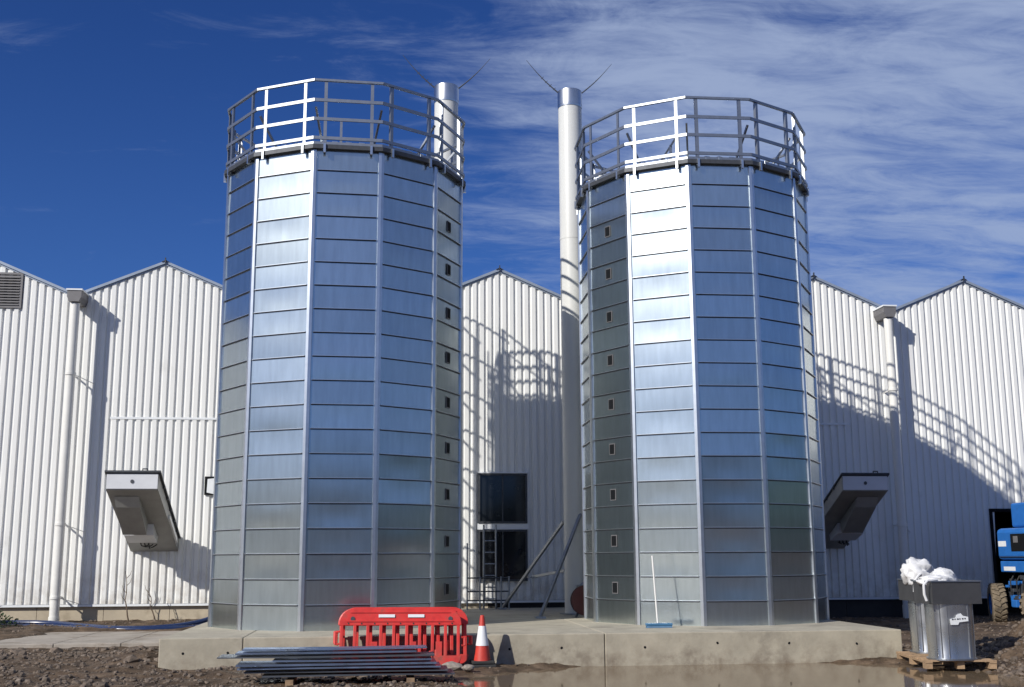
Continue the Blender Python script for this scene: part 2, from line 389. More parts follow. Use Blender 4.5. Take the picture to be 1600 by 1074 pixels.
# thin mud skirt / kerb strips against the base
# ---------------------------------------------------------------- rubble
def rubble():
    rng = random.Random(3); ico = [(-.53,0,.85),(.53,0,.85),(-.53,0,-.85),(.53,0,-.85),(0,.85,.53),(0,.85,-.53),(0,-.85,.53),(0,-.85,-.53),(.85,.53,0),(-.85,.53,0),(.85,-.53,0),(-.85,-.53,0)]
    fc = [(0,4,1),(0,9,4),(9,5,4),(4,5,8),(4,8,1),(8,10,1),(8,3,10),(5,3,8),(5,2,3),(2,7,3),(7,10,3),(7,6,10),(7,11,6),(11,0,6),(0,1,6),(6,1,10),(9,0,11),(9,11,2),(9,2,5),(7,2,11)]
    b = MB(); pos = []
    def put(n, x0, x1, y0, y1, s0, s1, cond=None):
        for _ in range(n):
            x = rng.uniform(x0, x1); y = rng.uniform(y0, y1)
            if SLAB_X0-.02 < x < SLAB_X1+.02 and y > SLAB_Y-.02: continue
            if -7.1 < x < -3.3 and 21.1 < y < 24.7 and rng.random() < .93: continue
            if cond and not cond(x, y): continue
            s = s0+(s1-s0)*rng.random()**3.2; pos.append((x, y, s))
    put(9500, -9.5, 1.0, 13.5, 20.8, .007, .055)
    put(130, -9.5, -3.4, 14.5, 20.8, .06, .11)
    put(900, -9.5, -3.2, 20.5, 26.8, .012, .05)
    put(700, -1, 8, 14, 17.68, .008, .03, lambda x, y: ground(x, y) > -.065)
    put(3200, 8.5, 12.8, 14.3, 19.0, .015, .07)
    put(1400, 8.2, 19, 18, 26.8, .012, .05)
    P = np.array(pos); Z = ground(P[:, 0], P[:, 1])
    for (x, y, s), z in zip(pos, Z):
        rot = Matrix.Rotation(rng.uniform(0, 6.28), 3, 'Z') @ Matrix.Rotation(rng.uniform(-.5, .5), 3, 'X')
        sc = (s*rng.uniform(.7, 1.3), s*rng.uniform(.7, 1.2), s*rng.uniform(.4, .9))
        b.add([Vector((x, y, z+s*.1))+rot @ Vector((v[0]*sc[0]*rng.uniform(.8, 1.15), v[1]*sc[1]*rng.uniform(.8, 1.15), v[2]*sc[2])) for v in ico], fc)
    me = bpy.data.meshes.new('rubble'); me.from_pydata(b.v, [], b.f); me.materials.append(STONE2); me.update()
    tag(link('rubble', me), 'broken stones and clods strewn over the mud', None, None, 'stuff')
STONE2 = mat('clod_and_rubble', (.125, .096, .074), .92, 0, .6, 8, bump=.4, bscale=45, dark=(.33, .29, .25), dscale=4.1, dthr=.60)
rubble()

# ---------------------------------------------------------------- warehouse
RX0 = -5.323; SPAN = 4.005; RZ = 6.978+1.565; EZ = 6.131+1.565; BZ = .59
def roofz(x):
    t = ((x-RX0)/SPAN) % 1.0; t = min(t, 1-t)*2
    return RZ+(EZ-RZ)*t
WX0 = RX0-3.5*SPAN; WX1 = RX0+8.5*SPAN
wh = thing('warehouse', 'long white corrugated warehouse with a zigzag row of gables', 'warehouse', (0, 0, 0))
PT = .182; PROF = [(0, 0), (.054, 0), (.072, -.040), (.164, -.040)]
DOOR = (14.98, 18.4, 2.63)
def cladding():
    n = int((WX1-WX0)/(PT*5))+1
    for k in range(n):
        x0 = WX0+k*PT*5; b = MB(); cols = []
        for j in range(5):
            for dx, dy in PROF: cols.append((x0+j*PT+dx, dy))
        cols.append((x0+5*PT+.004, 0))
        # insert gable break points
        ex = []
        for i in range(-20, 22):
            bx = RX0+i*SPAN/2
            if cols[0][0] < bx < cols[-1][0]:
                for a, c in zip(cols, cols[1:]):
                    if a[0] < bx < c[0]: t = (bx-a[0])/(c[0]-a[0]); ex.append((bx, a[1]+(c[1]-a[1])*t))
        cols = sorted(cols+ex)
        lap = -.0015*(k % 2)
        vs = []
        for x, dy in cols:
            zb = BZ
            if DOOR[0] < x < DOOR[1]: zb = DOOR[2]
            vs += [(x, WALL+dy+lap, zb), (x, WALL+dy+lap, roofz(x)-.02)]
        fs = [(2*i, 2*i+2, 2*i+3, 2*i+1) for i in range(len(cols)-1)]
        o = len(vs); vs += [(v[0], v[1]+.012, v[2]) for v in vs]
        fs += [(a+o, d+o, c+o, b2+o) for a, b2, c, d in fs]
        fs += [(2*i, 2*i+o, 2*i+2+o, 2*i+2) for i in range(len(cols)-1)]
        b.add(vs, fs); b.build('cladding_sheet', WHITE, wh)
cladding()
PANE = mat('dark_window_glass', (.012, .014, .018), .08, 0, .1, 3)
PLD = mat('shaded_plinth', (.035, .032, .030), .8, 0, .2, 4)  # near-black copy of the plinth colour, with the wall-foot shade painted in
def warehouse_rest():
    # plinth blocks
    x = WX0; i = 0
    while x < WX1:
        w = 1.45
        if not (DOOR[0]-w < x < DOOR[1]):
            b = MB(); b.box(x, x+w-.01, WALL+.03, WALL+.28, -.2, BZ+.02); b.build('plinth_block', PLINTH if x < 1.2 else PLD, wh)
        x += w
    b = MB(); b.box(WX0, DOOR[0], WALL-.055, WALL+.02, BZ-.055, BZ-.006); b.build('drip_flashing', WTRIM, wh)
    b = MB(); b.box(DOOR[1], WX1, WALL-.055, WALL+.02, BZ-.055, BZ-.006); b.build('drip_flashing', WTRIM, wh)
    # roof slopes, ridge caps, verge trims
    for g in range(-3, 9):
        xr = RX0+g*SPAN
        for sgn in (-1, 1):
            xe = xr+sgn*SPAN/2
            b = MB(); b.prism([(xr, RZ), (xe, EZ), (xe, EZ-.07), (xr, RZ-.07)], WALL-.05, WALL+16); b.build('roof_slope', FLASH, wh)
            b = MB(); b.prism([(xr, RZ+.035), (xe, EZ+.035), (xe, EZ-.03), (xr, RZ-.03)], WALL-.085, WALL-.052)
            b.build('verge_trim', FLASH, wh)
        b = MB(); b.prism([(xr-.09, RZ+.0), (xr, RZ+.05), (xr+.09, RZ+.0), (xr, RZ+.025)], WALL-.11, WALL+16); b.box(xr-.012, xr+.012, WALL-.13, WALL-.09, RZ-.02, RZ+.10)
        b.build('ridge_cap', DARKM, wh)
    for i in range(-4, 9):
        xv = RX0+(i+.5)*SPAN
        if xv > WX1-.3: continue
        b = MB(); b.box(xv-.14, xv+.14, WALL+.02, WALL+16, EZ-.05, EZ+.02); b.build('valley_gutter', DARKM, wh)
    b = MB(); b.box(WX0-.02, WX0, WALL, WALL+16, 0, EZ-.03); b.build('side_wall', WHITE, wh)
    b = MB(); b.box(WX1, WX1+.02, WALL, WALL+16, 0, EZ-.03); b.build('side_wall', WHITE, wh)
    # doorway reveal and dark room behind
    b = MB()
    b.box(DOOR[0]-.2, DOOR[1]+.2, WALL+5.0, WALL+5.05, -.1, DOOR[2]+.3)
    b.box(DOOR[0]-.25, DOOR[0]-.2, WALL+.05, WALL+5, -.1, DOOR[2]+.3); b.box(DOOR[1]+.2, DOOR[1]+.25, WALL+.05, WALL+5, -.1, DOOR[2]+.3)
    b.box(DOOR[0]-.2, DOOR[1]+.2, WALL+.05, WALL+5, DOOR[2]+.25, DOOR[2]+.3); b.build('doorway_room', BLACK, wh)
    b = MB(); b.box(DOOR[0]-.06, DOOR[0], WALL-.06, WALL+.1, 0, DOOR[2]); b.box(DOOR[0]-.06, DOOR[1]+.06, WALL-.06, WALL+.1, DOOR[2], DOOR[2]+.08)
    b.build('door_frame', BLACK, wh)
    # horizontal joint trims
    b = MB(); b.box(-6.40, -3.2, WALL-.05, WALL-.034, 4.775, 4.825); b.build('joint_trim', WTRIM, wh)
    b = MB(); b.box(9.9, 11.45, WALL-.05, WALL-.034, 4.77, 4.82); b.build('joint_trim', WTRIM, wh)
    # louvre vent, upper left
    fr = MB(); fr.box(-10.3, -8.56, WALL-.07, WALL-.03, 7.36, 7.42); fr.box(-10.3, -8.56, WALL-.07, WALL-.03, 8.16, 8.21)
    fr.box(-8.62, -8.56, WALL-.07, WALL-.03, 7.42, 8.16); fr.box(-10.3, -10.24, WALL-.07, WALL-.03, 7.42, 8.16)
    f = fr.build('vent_frame', LOUV, wh)
    b = MB(); b.box(-10.24, -8.62, WALL-.04, WALL-.036, 7.42, 8.16); b.build('vent_backing', BLACK, f)
    for i in range(11):
        z = 7.455+i*.066; b = MB(); b.add([(-10.24, WALL-.042, z+.03), (-8.62, WALL-.042, z+.03), (-8.62, WALL-.085, z-.03), (-10.24, WALL-.085, z-.03)], [(0, 1, 2, 3)])
        b.box(-10.24, -8.62, WALL-.09, WALL-.084, z-.034, z-.026); b.build('slat', LOUV, f)
    # two dark openings in the middle bay
    for z0, z1 in ((2.37, 3.54), (1.03, 2.22)):
        fr = MB(); a, c = 2.16, 3.33
        fr.box(a, c, WALL-.09, WALL-.034, z1-.045, z1); fr.box(a, c, WALL-.09, WALL-.034, z0, z0+.045)
        fr.box(a, a+.045, WALL-.09, WALL-.034, z0+.045, z1-.045); fr.box(c-.045, c, WALL-.09, WALL-.034, z0+.045, z1-.045)
        f = fr.build('window', DARKM, wh)
        b = MB(); b.box(a+.045, c-.045, WALL-.05, WALL-.040, z0+.045, z1-.045); b.build('pane', PANE, f)
        b = MB(); b.box((a+c)/2-.015, (a+c)/2+.015, WALL-.07, WALL-.0505, z0+.045, z1-.045); b.build('mullion', DARKM, f)
    b = MB(); b.box(2.14, 3.35, WALL-.07, WALL-.034, 2.225, 2.365); b.build('lintel_panel', WTRIM, wh)
    b = MB(); b.box(2.14, 3.35, WALL-.1, WALL-.034, 3.545, 3.58); b.build('head_flashing', WTRIM, wh)
warehouse_rest()

def downpipe(x, z0, zc, label):
    t = thing('downpipe', label, 'downpipe', (x, WALL-.5, 0), 0, 'rainwater downpipes on the warehouse')
    b = MB(); zt = EZ-.02
    b.prism([(-.16, zt), (.16, zt), (.16, zt-.14), (.11, zt-.26), (-.11, zt-.26), (-.16, zt-.14)], -.15, .46); b.build('hopper', LOUV, t)
    b = MB(); b.box(-.18, .18, -.17, .46, zt+.002, zt+.04); b.build('hopper_rim', WTRIM, t)
    b = MB(); b.tube([(0, 0, z0), (0, 0, zt-.28)], .105, 16); b.build('pipe', PIPE, t, smooth=True)
    for z in zc:
        b = MB(); b.tube([(0, 0, z-.03), (0, 0, z+.03)], .122, 16); b.bar((.0, 0, z), (.0, .47, z), .03, .03)
        b.bar((.1, .1, z-.02), (.42, .46, z-.16), .014, .014); b.build('pipe_bracket', PIPE, t, smooth=True)
    b = MB(); b.tube([(0, 0, z0), (0, 0, z0+.32)], .118, 16); b.build('pipe_socket', PIPE, t, smooth=True)
downpipe(-7.22, .02, (5.75, 2.35, .75), 'white round downpipe on the sunlit warehouse wall left of the left silo')
downpipe(12.40, .10, (5.6, 2.3), 'round downpipe half in silo shadow between the right silo and the last gable')

# ---------------------------------------------------------------- silos
SR = 2.247; PITCH = .4105; TOPH = 8.169
def make_panels():
    w = 2*SR*math.sin(R(15)); hw = w/2-.012; out = []
    for v in range(12):
        rng = random.Random(v+3); b = MB(); nx, nz = 6, 4; bul = rng.uniform(-.006, .006); tl = rng.uniform(-.0034, .0034); tl2 = rng.uniform(-.0030, .0030)
        vs = []; fs = []
        for j in range(nz+1):
            for i in range(nx+1):
                u = -1+2*i/nx; t = -1+2*j/nz
                vs.append((u*hw, -(bul*(1-u*u)*(1-t*t)+tl*t+tl2*u), (j/nz)*PITCH))
        for j in range(nz):
            for i in range(nx): a = j*(nx+1)+i; fs.append((a, a+1, a+nx+2, a+nx+1))
        b.add(vs, fs)
        me = b.data('panel', GALV); me.polygons.foreach_set('use_smooth', [True]*len(me.polygons)); out.append(me)
    b = MB(); b.box(-hw+.05, hw-.05, -.028, .004, -.004, .007); fl = b.data('flange', GALVP)
    b = MB(); b.box(-hw+.05, hw-.05, -.009, .004, -.021, -.0045); sm = b.data('seam', DARKM)
    b = MB(); vs = [(-hw, 0, 0), (hw, 0, 0), (hw, 0, TOPH-19*PITCH), (-hw, 0, TOPH-19*PITCH)]; b.add(vs, [(0, 1, 2, 3)]); top = b.data('panel', GALV)
    # corner post: folded strip
    b = MB(); h = .05; a = R(15)
    pts = [(-h*math.cos(a), h*math.sin(a)), (0, 0), (h*math.cos(a), h*math.sin(a))]
    outer = [(p[0], p[1]-.03) for p in pts]
    b.prism([outer[0], outer[1], outer[2], (pts[2][0], pts[2][1]+.02), (0, .02), (pts[0][0], pts[0][1]+.02)], 0, TOPH-.01, 'z')
    post = b.data('corner_post', GALVP)
    b = MB(); pw, ph = .062, .088
    b.box(-pw-.014, pw+.014, -.012, 0, -ph-.014, -ph); b.box(-pw-.014, pw+.014, -.012, 0, ph, ph+.014)
    b.box(-pw-.014, -pw, -.012, 0, -ph, ph); b.box(pw, pw+.014, -.012, 0, -ph, ph); pfr = b.data('port_frame', LOUV)
    b = MB(); b.box(-pw, pw, -.008, 0, -ph, ph); pgl = b.data('port_glass', BLACK)
    # rim pieces
    b = MB(); b.box(-.028, .028, -.028, -.018, -.05, 1.25); b.box(-.028, -.018, -.018, .03, -.05, 1.25); rp = b.data('rail_post', RAIL)
    b = MB(); b.box(-.06, .06, -.05, .04, 0, .05); b.box(-.02, .02, -.08, -.03, -.10, .06); ft = b.data('post_foot', GALVP)
    b = MB(); b.bar((0, .02, .78), (0, .62, .08), .035, .035); st = b.data('stay', RAIL)
    return out, fl, sm, top, post, pfr, pgl, rp, ft, st
PAN, FL, SEAM, TOPP, POST, PFR, PGL, RP, FT, ST = make_panels()
b = MB(); b.box(-.05, .05, -.05, .05, 0, .07); BRK = b.data('eaves_bracket', GALVP)
APO = SR*math.cos(R(15)); RIMR = 2.30
def silo(cx, cy, phi, label, port_facet, backladder, seed):
    rng = random.Random(seed)
    t = thing('silo', label, 'silo', (cx, cy, SLAB_Z), phi, 'twelve-sided galvanised silos on the concrete base')
    for fct in range(12):
        th = R(-90+30*fct); d = Vector((math.cos(th), math.sin(th), 0)); rz = th+R(90)
        for r in range(20):
            me = PAN[rng.randrange(12)] if r < 19 else TOPP
            p = link('panel', me, t, d*APO+Vector((0, 0, r*PITCH)), rz)
            if r > 0: link('flange', FL, p); link('seam', SEAM, p)
            if fct == port_facet and r % 2 == 1 and r < 18:
                q = link('sight_port', PFR, p, (0, -.006, PITCH*.5)); 
        hw = RIMR*math.sin(R(15))
        for s in (-.68, .68):
            tan = Vector((-math.sin(th), math.cos(th), 0))
            base = d*(RIMR*math.cos(R(15))-.02)+tan*(s*hw)+Vector((0, 0, TOPH+.02))
            link('rail_post', RP, t, base, rz); link('post_foot', FT, t, base+Vector((0, 0, .0)), rz)
        # stay to the roof at every corner
        ca = th+R(15)
        link('stay', ST, t, Vector((math.cos(ca), math.sin(ca), 0))*(RIMR-.06)+Vector((0, 0, TOPH+.02)), ca+R(90))
        link('corner_post', POST, t, Vector((math.cos(ca)*SR, math.sin(ca)*SR, 0)), ca+R(90))
    for r in range(1, 18, 2):
        th = R(-90+30*port_facet); link('port_glass', PGL, t, Vector((math.cos(th), math.sin(th), 0))*(APO+.014)+Vector((0, 0, (r+.5)*PITCH)), th+R(90))
    ring = lambda rr, z: [(rr*math.cos(R(-75+30*k)), rr*math.sin(R(-75+30*k)), z) for k in range(12)]
    for z, hh, ww in ((TOPH+1.27, .04, .05), (TOPH+.90, .056, .03), (TOPH+.55, .056, .03), (TOPH+.20, .056, .03), (TOPH+.105, .05, .012)):
        b = MB(); pts = ring(RIMR, z)
        for k in range(12): b.bar(pts[k], pts[(k+1) % 12], ww, hh)
        b.build('guard_rail', RAIL, t)
    # eaves ring
    b = MB(); o = ring(2.335, TOPH+.075); i_ = ring(2.10, TOPH+.075); o2 = ring(2.335, TOPH+.0); i2 = ring(2.10, TOPH+.0)
    vs = o+i_+o2+i2; fs = []
    for k in range(12):
        n = (k+1) % 12; fs += [(k, n, 12+n, 12+k), (24+k, 36+k, 36+n, 24+n), (k, 24+k, 24+n, n)]
    b.add(vs, fs); b.build('eaves_ring', DARKM, t)
    # gusset blocks below the platform rail
    b = MB()
    for k in range(12):
        p = Vector(ring(2.24, TOPH+.12)[k]); q = Vector(ring(2.24, TOPH+.12)[(k+1) % 12])
        for f_ in (.3, .5, .7):
            c = p.lerp(q, f_); link('eaves_bracket', BRK, t, (c.x, c.y, TOPH+.08), rng.uniform(0, 1))
    # conical roof, cap
    r0 = ring(2.2, TOPH+.06); r1 = ring(.42, TOPH+.42)
    for k in range(12):
        n = (k+1) % 12; b = MB(); b.add([r0[k], r0[n], r1[n], r1[k]], [(0, 1, 2, 3)]); b.build('roof_sheet', GALV, t)
    b = MB(); b.lathe([(.46, TOPH+.38), (.46, TOPH+.5), (.1, TOPH+.58)], 20); b.build('roof_cap', GALVP, t)
    b = MB(); b.tube([(-1.75, .35, TOPH+.1), (-1.75, .35, TOPH+.62)], .055, 10); b.build('vent_pipe', FLUE, t, smooth=True)
    # walkway rail over the roof and caged ladder on the back
    lad = MB(); yb = APO+.05; s = math.sin(0)
    LX = -.55
    for sx in (LX-.2, LX+.2): lad.tube([(sx, yb+.12, .3), (sx, yb+.12, TOPH+1.2)], .022, 6)
    for i in range(28): lad.tube([(LX-.2, yb+.12, .45+i*.3), (LX+.2, yb+.12, .45+i*.3)], .014, 6)
    lad.build('ladder', RAIL, t)
    cg = MB()
    for i in range(9):
        z = 2.2+i*.92
        cg.tube([(LX+.36*math.cos(a), yb+.14+.66*math.sin(a) if True else 0, z) for a in [math.pi*j/10 for j in range(11)]], .025, 6)
    for a in (R(10), R(50), R(90), R(130), R(170)):
        cg.bar((LX+.36*math.cos(a), yb+.14+.66*math.sin(a), 2.2), (LX+.36*math.cos(a), yb+.14+.66*math.sin(a), 2.2+8*.92), .04, .012)
    cg.build('ladder_cage', RAIL, t)
    b = MB(); z = TOPH+1.55
    for sx in (LX+.42,):
        b.tube([(sx, yb+.35, z-.02), (sx, .3, z-.02)], .024, 6); b.tube([(sx, yb+.35, z-.5), (sx, .3, z-.5)], .02, 6)
        for y in (yb+.3, 1.6, .95, .3): b.bar((sx, y, TOPH+.15), (sx, y, z), .05, .05)
    b.build('walkway_rail', RAIL, t)
    return t
silo(-.8606, 21.2336, .0455, 'galvanised twelve-sided silo on the left, behind the red barriers', 2, True, 1)
silo(5.9803, 21.3174, -.0179, 'galvanised twelve-sided silo on the right, with a broom leaning at its foot', -2 % 12, True, 2)

# ---------------------------------------------------------------- flues
def flue(x, y, label, braces):
    t = thing('chimney', label, 'chimney', (x, y, SLAB_Z), 0, 'slim white chimneys behind the silos')
    H = 11.88-SLAB_Z
    b = MB(); b.lathe([(.262, 0), (.262, H-.32)], 40); b.build('flue_body', FLUE, t, smooth=True)
    b = MB(); b.lathe([(.275, H-.34), (.275, H-.04), (.268, H), (.22, H), (.22, H-.2)], 40, cap=False); b.build('flue_cap', STEEL, t, smooth=True)
    b = MB(); b.lathe([(.268, H-.40), (.272, H-.38), (.272, H-.34), (.262, H-.33)], 40, cap=False); b.build('cap_band', STEEL, t, smooth=True)
    b = MB(); b.lathe([(.36, 0), (.36, .02)], 24); b.build('base_flange', RAIL, t)
    for z in (2.0, 5.0, 8.0):
        b = MB(); b.lathe([(.267, z), (.267, z+.05)], 40, cap=False); b.build('seam_band', FLUE, t, smooth=True)
    for sx in (-1, 1):
        b = MB(); pts = []
        for i in range(9):
            q = i/8; pts.append((sx*(.26+q*.72), 0, H-.02+q*.76+.05*math.sin(q*3)*(-1)))
        b.tube(pts, [.016-.012*i/8 for i in range(9)], 6)
        for i in range(1, 5):
            p = pts[i]; b.bar((p[0]-.03, 0, p[2]-.02), (p[0]+.03, 0, p[2]+.04), .01, .01)
        b.build('bird_spike_rod', DARKM, t)
    for p, q in braces:
        b = MB(); b.bar((p[0]-x, p[1]-y, p[2]-SLAB_Z), (q[0]-x, q[1]-y, q[2]-SLAB_Z), .055, .055)
        b.box(p[0]-x-.1, p[0]-x+.1, p[1]-y-.1, p[1]-y+.1, p[2]-SLAB_Z-.02, p[2]-SLAB_Z+.015); b.build('brace', RAIL, t)
flue(3.97, 23.75, 'tall white chimney between the two silos, standing clear of both rails',
     [((2.66, 26.3, .44), (3.72, 23.9, 2.3)), ((2.98, 22.2, .44), (4.02, 23.5, 2.45)), ((3.2, 25.1, 1.15), (3.75, 23.95, 1.3)), ((4.0, 23.45, 1.0), (4.75, 23.2, 1.7))])
flue(1.19, 23.75, 'tall white chimney standing behind the right-hand rail of the left silo', [])

# ---------------------------------------------------------------- intake hoods
def hood(xc, mir, label):
    t = thing('intake_hood', label, 'intake hood', (xc, 0, 0), 0, 'sloping intake hoods on the warehouse wall')
    w = .525; Yo, Yi = 24.3, 26.96
    zt0, zb0, zt1, zb1 = 3.32, 3.0, 2.03, 1.76
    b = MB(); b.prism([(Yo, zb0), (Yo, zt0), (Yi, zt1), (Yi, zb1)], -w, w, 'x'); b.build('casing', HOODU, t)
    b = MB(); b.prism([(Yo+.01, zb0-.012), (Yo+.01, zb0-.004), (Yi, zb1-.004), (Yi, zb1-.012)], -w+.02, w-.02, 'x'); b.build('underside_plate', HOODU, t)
    b = MB(); b.prism([(Yo-.06, zt0+.03), (Yo-.06, zt0+.065), (Yi, zt1+.045), (Yi, zt1+.005)], -w-.03, w+.05 if mir > 0 else w+.03, 'x'); b.build('lid', DARKM, t)
    b = MB(); b.box(-w+.01, w-.01, Yo-.012, Yo-.002, zb0+.01, zt0-.01); b.build('front_plate', HOODM, t)
    b = MB(); b.lathe([(.04, 0), (.04, .012)], 12); b.v = [(v[0]*.9, Yo-.014-v[2], zt0-.16+v[1]) for v in b.v]; b.build('badge', DARKM, t)
    b = MB(); b.tube([(.2, Yo-.01, zt0+.06), (.2, Yo-.01, zt0+.10), (.3, Yo-.01, zt0+.10), (.3, Yo-.01, zt0+.06)], .015, 6); b.build('lid_handle', DARKM, t)
    # gear housing hanging below the slope
    sl = (zb1-zb0)/(Yi-Yo); f = lambda y: zb0+(y-Yo)*sl
    x0, x1 = (-.40, .10) if mir > 0 else (-.10, .40)
    b = MB(); b.prism([(24.55, f(24.55)-.02), (25.6, f(25.6)-.02), (25.52, f(25.6)-.3), (24.72, f(24.55)-.24)], x0, x1, 'x'); b.build('gear_housing', HOODU, t)
    b = MB(); b.prism([(25.7, f(25.7)-.02), (26.25, f(26.25)-.02), (26.2, f(26.25)-.16), (25.72, f(25.7)-.26)], x0-.02, x1+.1, 'x'); b.build('motor_box', HOODM, t)
    b = MB()
    for k in range(3):
        xa = x0+.2+.09*k; b.tube([(xa, 26.25, f(26.25)-.05), (xa+.05, 26.28, f(26.25)-.22-.03*k), (xa+.12, 26.35, f(26.25)-.24), (xa+.14, 26.6, f(26.6)-.03)], .014, 6)
    b.build('cable', RUB, t)
    sx = w+.02 if mir > 0 else -w-.02
    b = MB(); b.prism([(25.6, 2.52), (26.6, 2.03), (26.6, 1.95), (25.6, 2.44)], sx-.02, sx+.02, 'x'); b.build('side_latch', WTRIM, t)
    for k in range(5):
        y = Yo+.5+k*.45; z = zt0+(zt1-zt0)*(y-Yo)/(Yi-Yo)
        b = MB(); b.box(sx-.015, sx+.03, y-.03, y+.03, z-.03, z+.02); b.build('lid_clip', DARKM, t)
hood(-5.24, 1, 'light grey sloping intake hood on the sunlit wall left of the left silo')
hood(10.58, -1, 'grey sloping intake hood in the shadow right of the right silo')

# wall lamp beside the left silo
t = thing('wall_light', 'small square white lamp in a black frame on the wall behind the left silo', 'wall light', (-4.05, WALL-.035, 3.24))
b = MB(); b.box(-.13, .13, -.05, 0, -.21, .21); b.build('housing', BLACK, t)
b = MB(); b.prism([(-.07, -.16), (.12, -.2), (.12, .17), (-.06, .15)], -.09, -.051); b.build('lens', WTRIM, t)

# ---------------------------------------------------------------- wall ladder and guard frame
t = thing('access_ladder', 'short steel ladder with low guard rails on the base between the silos', 'ladder', (0, 0, 0))
for x in (2.24, 2.52):
    b = MB(); b.tube([(x, 26.3, SLAB_Z), (x, 26.3, 2.32)], .022, 8); b.build('stile', RAIL, t)
for i in range(7):
    b = MB(); b.tube([(2.24, 26.3, .65+.26*i), (2.52, 26.3, .65+.26*i)], .016, 6); b.build('rung', RAIL, t)
for z in (.62, .82, 1.12):
    b = MB(); b.tube([(1.85, 26.15, z), (2.8, 26.15, z)], .018, 6); b.build('guard_rail', DARKM, t)
for x in (1.85, 2.14, 2.62, 2.8):
    b = MB(); b.tube([(x, 26.15, SLAB_Z), (x, 26.15, 1.9 if x < 2 else 1.15)], .02, 6); b.build('guard_post', RAIL, t)
# hose reel
t = thing('hose_reel', 'dark red hose reel standing in shadow beside the right silo', 'hose reel', (3.86, 22.35, SLAB_Z))
b = MB()
def disc(b, c, r, w, n=28):
    o = MB(); o.lathe([(r, -w/2), (r, w/2)], n); b.add([(c[0]+v[0], c[1]+v[2], c[2]+v[1]) for v in o.v], o.f)
disc(b, (.05, 0, .32), .29, .03); b.build('reel_disc', REELM, t)
b = MB(); disc(b, (.05, .15, .32), .29, .03); b.build('reel_disc', REELM, t)
b = MB(); disc(b, (.05, .075, .32), .2, .12); b.build('wound_hose', RUB, t)
b = MB(); b.bar((-.15, .07, 0), (.05, .07, .4), .04, .04); b.bar((.3, .07, 0), (.05, .07, .4), .04, .04); b.build('stand', DARKM, t)

# ---------------------------------------------------------------- broom
t = thing('broom', 'blue broom with a pale handle leaning upright against the right silo', 'broom', (4.51, 18.86, SLAB_Z))
b = MB(); b.tube([(-.02, 0, .06), (-.045, .16, 1.17)], .014, 10); b.build('handle', PIPE, t, smooth=True)
b = MB(); b.box(-.22, .22, -.05, .05, .035, .075); b.build('broom_head', BROOMB, t, bevel=.006)
b = MB()
for i in range(22):
    for j in range(3): b.bar((-.2+.0195*i, -.03+.03*j, .038), (-.205+.0195*i, -.045+.04*j, 0), .014, .014)
b.build('bristles', BROOMB, t)

# ---------------------------------------------------------------- barriers
def arc(cx, cz, r, a0, a1, n=7): return [(cx+r*math.cos(R(a0+(a1-a0)*i/n)), cz+r*math.sin(R(a0+(a1-a0)*i/n))) for i in range(n+1)]
def barrier():
    t = thing('safety_barrier', 'front red plastic safety barrier leaning on the concrete base', 'safety barrier', (0, 0, 0), 0, 'red plastic barriers leaning on the base')
    b = MB(); b.prism([(-.98, .60)]+[(.98, .60)]+arc(.74, .62, .24, 0, 90)+arc(-.74, .62, .24, 90, 180), -.03, .03); b.build('top_beam', RED, t, bevel=.008)
    b = MB(); b.prism([(-.86, .655), (.86, .655), (.84, .675), (-.84, .675)], -.042, -.028); b.prism([(-.80, .79), (.80, .79), (.78, .81), (-.78, .81)], -.042, -.028); b.build('beam_rib', RED, t)
    b = MB(); b.prism(arc(-.84, .14, .14, 180, 270)+arc(.84, .14, .14, 270, 360)+[(.98, .15), (-.98, .15)], -.03, .03); b.build('bottom_beam', RED, t, bevel=.008)
    n = 9
    for i in range(n+1):
        x = -.93+1.86*i/n; w = .05 if 0 < i < n else .05
        b = MB(); b.box(x-w/2, x+w/2, -.028, .028, .145, .605); b.build('bar', RED, t, bevel=.006)
    for i in (2, 5, 7):
        x = -.93+1.86*(i+.5)/n
        b = MB(); b.box(x-.05, x+.05, -.012, .012, .150, .36); b.build('web', RED, t, bevel=.004)
    for x0 in (-.35, .12):
        b = MB(); b.box(x0, x0+.26, -.046, -.0425, .72, .765); b.build('reflector', REFL, t)
    b = MB(); b.box(.42, .56, -.10, .10, -.03, .03); b.box(.46, .52, -.05, .05, .03, .22); b.build('foot', RED, t, bevel=.01)
    b = MB(); b.tube([(-.98, 0, .32), (-1.03, 0, .32), (-1.03, 0, .50), (-.98, 0, .50)], .018, 8); b.build('hook', RED, t)
    b = MB(); b.tube([(.98, 0, .30), (1.03, 0, .30), (1.03, 0, .42), (.98, 0, .42)], .018, 8); b.build('hook', RED, t)
    b = MB()
    for i in range(9):
        x = -.93+1.86*(i+.5)/9; b.lathe([(.012, 0), (.012, .006)], 8, (x, 0, 0))
    b.v = [(v[0], -.031-v[2], .63+v[1]) for v in b.v]; o = b.build('stud', RUB, t); o['kind'] = 'stuff'
    for x in (-.76, .80):
        b = MB(); b.lathe([(.035, 0), (.035, .008)], 14); b.v = [(x+v[0], -.031-v[2], .70+v[1]) for v in b.v]; b.build('socket', DARKM, t)
    return t
B0 = barrier(); B0.location = (.23, 17.20, .02); B0.rotation_euler = (R(-9), R(.4), R(-1.5))
B0.scale = (.93, 1, .97)
B1 = copy_thing(B0, (.30, 17.36, .02), R(1.5), 'red plastic safety barrier standing behind the front one, its right end poking out'); B1.scale = (.97, 1, .97)
B2 = copy_thing(B0, (.27, 17.49, .02), R(-.5), 'rearmost red plastic safety barrier, tight against the concrete base'); B2.scale = (.98, 1, .95)
B0.scale = (.92, 1, .96)

